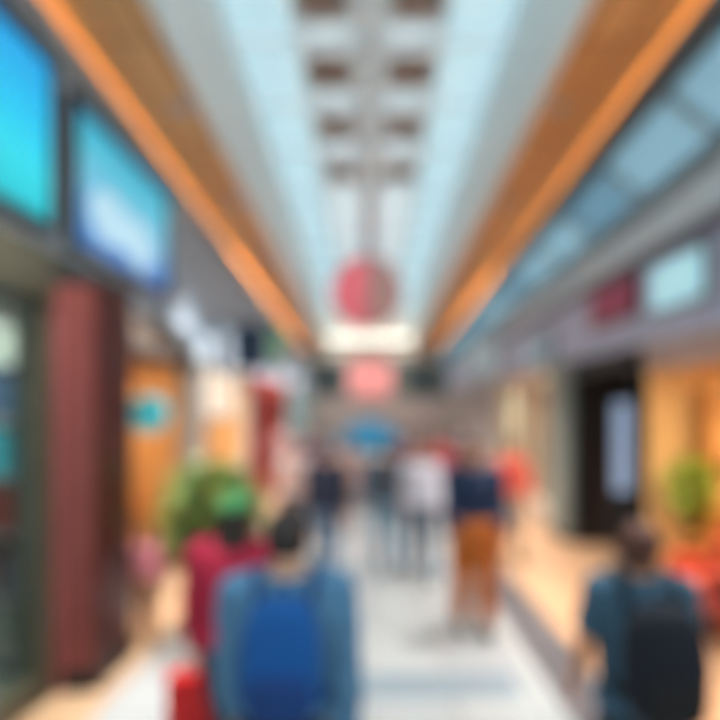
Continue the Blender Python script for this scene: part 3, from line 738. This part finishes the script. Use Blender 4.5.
def at(px, y): return (px-370)*y/540
def backpack(proot, s, wd, h, dp, m, m2, label, zc=1.18, yb=-.15):
    """worn on the back of a person: top-level, same frame"""
    t = empty('backpack', proot.location, proot.rotation_euler.z); tag(t, label, 'backpack')
    b = MB(); b.ball((0, 0, 0), (1, 1, 1), 14)
    def sq(v, p): return math.copysign(abs(v)**p, v)
    for v in b.bm.verts:
        x, y, z = v.co; k = 1-.16*max(0, z)
        v.co = Vector((sq(x, .55)*wd/2*k, sq(y, .6)*dp/2, sq(z, .55)*h/2))+Vector((0, yb*s-dp/2, zc*s))
    b.build('bag_body', m, t, True)
    b = MB(); b.ball((0, 0, 0), (1, 1, 1), 12)
    for v in b.bm.verts:
        x, y, z = v.co
        v.co = Vector((sq(x, .5)*wd*.36, sq(y, .6)*.035, sq(z, .5)*h*.2))+Vector((0, yb*s-dp, (zc-.1)*s))
    b.build('front_pocket', m2, t, True)
    for g in (-1, 1):
        c = MB(); pts = [(g*.09, yb*s-.01, (zc+.15)*s), (g*.105, -.075, 1.47*s), (g*.115, .04, 1.455*s), (g*.12, .125, 1.33*s), (g*.13, .12, 1.15*s), (g*.17, 0, 1.03*s), (g*.13, yb*s-.01, (zc-.18)*s)]
        for a, bb_ in zip(pts, pts[1:]): c.tube(a, bb_, .016, .016, 8)
        c.build('shoulder_strap', m2, t)
    b = MB(); pts = [(.04*math.cos(a*PI/6), yb*s-dp*.35, zc*s+h*.47+.045*math.sin(a*PI/6)) for a in range(7)]
    for a, bb_ in zip(pts, pts[1:]): b.tube(a, bb_, .007, .007, 6)
    b.build('handle', m2, t)
    return t
def hand_bag(pos, rz, wd, h, dp, m, label, nm='shopping_bag', cat='bag', hang=.16):
    """bag whose handles meet at pos"""
    t = empty(nm, (pos[0], pos[1], pos[2]-h-hang), rz); tag(t, label, cat)
    b = MB(); b.box(-wd/2, wd/2, -dp/2, dp/2, 0, h, .008)
    for v in b.bm.verts:
        if v.co.z > h*.8: v.co.y *= .8
    b.build('bag_body', m, t)
    for g in (-1, 1):
        c = MB(); pts = [(wd*.28*math.cos(PI*i/8), g*dp*.35*(1-math.sin(PI*i/8)), h+hang*math.sin(PI*i/8)) for i in range(9)]
        for a, bb_ in zip(pts, pts[1:]): c.tube(a, bb_, .006, .006, 6)
        c.build('handle', m, t)
    return t
def wpos(root, v):
    return Matrix.Translation(root.location) @ Matrix.Rotation(root.rotation_euler.z, 4, 'Z') @ Vector(v)

# near person with the blue backpack
p, J, s = person((at(288, 2.0), 2.0, 0), 0.06, 1.69, (72, 114, 146), (14, 22, 44), (36, 28, 26),
    'person seen from behind in a steel blue jacket carrying the large blue backpack', stride=.2, top_puff=.026, hairstyle='short', voxel=.008, arms=(.1, -.12), hem=.97, build=1.04)
backpack(p, s, .27, .40, .15, mat('royal blue fabric', (0, 70, 132), .9), mat('navy fabric', (0, 44, 96), .9), 'large royal blue backpack worn by the near person in the steel blue jacket', zc=1.24)
# crimson
p, J, s = person((at(236, 2.65), 2.65, 0), -.05, 1.66, (172, 28, 60), (40, 40, 52), (44, 34, 26),
    'person in a crimson jacket and green cap walking left of the blue backpack', stride=.3, top_puff=.028, hairstyle='long', cap=(70, 140, 84), voxel=.009, arms=(.1, -.2), hem=.95, spread=(.2, .12))
hand_bag(wpos(p, J['lpalm']), .3, .32, .42, .14, mat('bright red paper', (205, 4, 10), .45), 'bright red bag hanging from the hand of the person in crimson', hang=.06)
# right near person
p, J, s = person((at(640, 2.3), 2.3, 0), -.08, 1.58, (54, 84, 104), (20, 20, 26), (84, 50, 40),
    'person with brown hair in a slate blue top at the lower right, seen from behind', skin='tan', stride=.22, top_puff=.022, hairstyle='bun', voxel=.008, arms=(.15, -.15), sleeve=.35, hem=.84, spread=(.22, .12), build=1.02)
backpack(p, s, .30, .46, .17, mat('black navy fabric', (10, 16, 28), .9), mat('black fabric', (10, 11, 16), .9), 'black navy backpack worn by the person at the lower right', zc=1.15)
# man with orange trousers
p, J, s = person((at(474, 5.0), 5.0, 0), PI, 1.76, (22, 40, 70), (176, 94, 32), (90, 66, 52),
    'person in a navy top and orange trousers standing right of the walkway', skin='tan', stride=.05, top_puff=.026, arms=(.15, .2), elbow=(.7, .5), voxel=.010, build=1.12, bot_puff=.045, hem=.98)
FAR = [
 (326, 6.3, 1.70, 0, (40, 46, 66), (74, 100, 128), (40, 30, 28), 'person in a dark navy jacket and faded jeans, left in the crowd', 'short', .35, 'light', .026),
 (294, 7.3, 1.68, PI, (226, 200, 196), (92, 84, 90), (70, 46, 36), 'person in a pale pink top left of the dark navy jacket', 'long', .3, 'light', .014),
 (388, 7.0, 1.66, .1, (84, 92, 104), (104, 146, 172), (50, 38, 34), 'person in a grey top and light blue jeans in mid walkway', 'short', .32, 'light', .02),
 (421, 6.6, 1.66, PI, (214, 214, 226), (84, 98, 120), (60, 44, 38), 'person in a white shirt and slate trousers beside the grey top walker', 'short', .25, 'tan', .014),
 (347, 9.0, 1.66, 0, (206, 176, 168), (150, 130, 126), (110, 76, 56), 'person in a beige pink coat just left of the blue parasol', 'long', .3, 'light', .022),
 (440, 9.2, 1.70, PI, (170, 66, 70), (60, 60, 76), (40, 32, 30), 'person in a muted red top behind the white shirt', 'short', .3, 'tan', .014),
 (309, 10.2, 1.74, PI, (96, 84, 104), (60, 60, 78), (48, 36, 34), 'person in a plum grey jacket behind the pale pink top', 'short', .3, 'light', .02),
 (406, 10.8, 1.68, 0, (150, 110, 116), (70, 80, 100), (40, 30, 30), 'person in a dusty rose top behind the grey and white walkers', 'tail', .3, 'light', .014),
 (512, 7.4, 1.62, PI, (222, 92, 74), (170, 146, 124), (96, 70, 58), 'person in a coral red top beside the one in orange trousers', 'short', .2, 'tan', .014),
 (458, 11.5, 1.7, 0, (120, 104, 110), (70, 66, 72), (50, 40, 36), 'person in a taupe jacket far behind the orange trousers', 'short', .3, 'light', .02),
 (280, 12.5, 1.7, PI, (190, 150, 150), (90, 76, 84), (60, 40, 36), 'person in a dusty pink sweater near the red shop front', 'long', .25, 'light', .014),
 (358, 14.8, 1.7, 0, (110, 100, 120), (70, 70, 90), (50, 40, 36), 'person in a violet grey coat far beyond the blue parasol, left of its pole', 'short', .3, 'light', .02),
 (388, 16.0, 1.7, PI, (160, 130, 140), (80, 76, 90), (50, 40, 36), 'person in a mauve top farthest away, right of the parasol pole', 'short', .3, 'light', .014),
]
for px, y, H, rz, tc_, bc, hc_, lab, hs, st, sk, pf in FAR:
    q, J, s = person((at(px, y), y, 0), rz, H, tc_, bc, hc_, lab, skin=sk, stride=st, top_puff=pf, hairstyle=hs, voxel=.013)
    q['group'] = 'people walking in the crowd'
# child in pink on the left
person((at(148, 4.9), 4.9, 0), .3, .98, (226, 140, 150), (150, 108, 84), (80, 56, 44),
    'small child in a pale pink top beside the red pillar', stride=.2, top_puff=.014, hairstyle='tail', voxel=.009)

# ---------------------------------------------------------------- the whole upper ceiling falls gently towards the far end
def drop(y, z): return -.05*(y-7.0)*max(0, min(1, (z-3.7)/1.3))
bpy.context.view_layer.update()
done = set()
def slope(o):
    M = o.matrix_world.copy(); Mi = M.inverted()
    if o.type == 'MESH':
        if o.data.name in done: return
        done.add(o.data.name)
        for v in o.data.vertices:
            p = M @ v.co; p.z += drop(p.y, p.z); v.co = Mi @ p
        o.data.update()
    elif o.type == 'LIGHT':
        o.location.z += drop(M.translation.y, M.translation.z)
UP = ('ceiling_left', 'ceiling_right', 'ceiling_slab', 'ceiling_frame', 'ceiling_panel', 'ceiling_coffer', 'ceiling_end', 'wall_end_gable',
      'strip_light', 'added_downlight', 'wall_left', 'wall_right')
for o in list(C.objects):
    if o.parent: continue
    n_ = o.name
    hit = n_.startswith(UP[:10]) or n_ in ('wall_left', 'wall_right', 'trim_1', 'trim_2', 'trim_4', 'trim_7', 'trim_8', 'trim_9', 'trim_10', 'trim_11')
    hit = hit or n_.startswith('window_')
    hit = hit or (n_.startswith('ceiling_light') and o.location.y > 20)
    if hit:
        slope(o)
        for c_ in o.children_recursive: slope(c_)
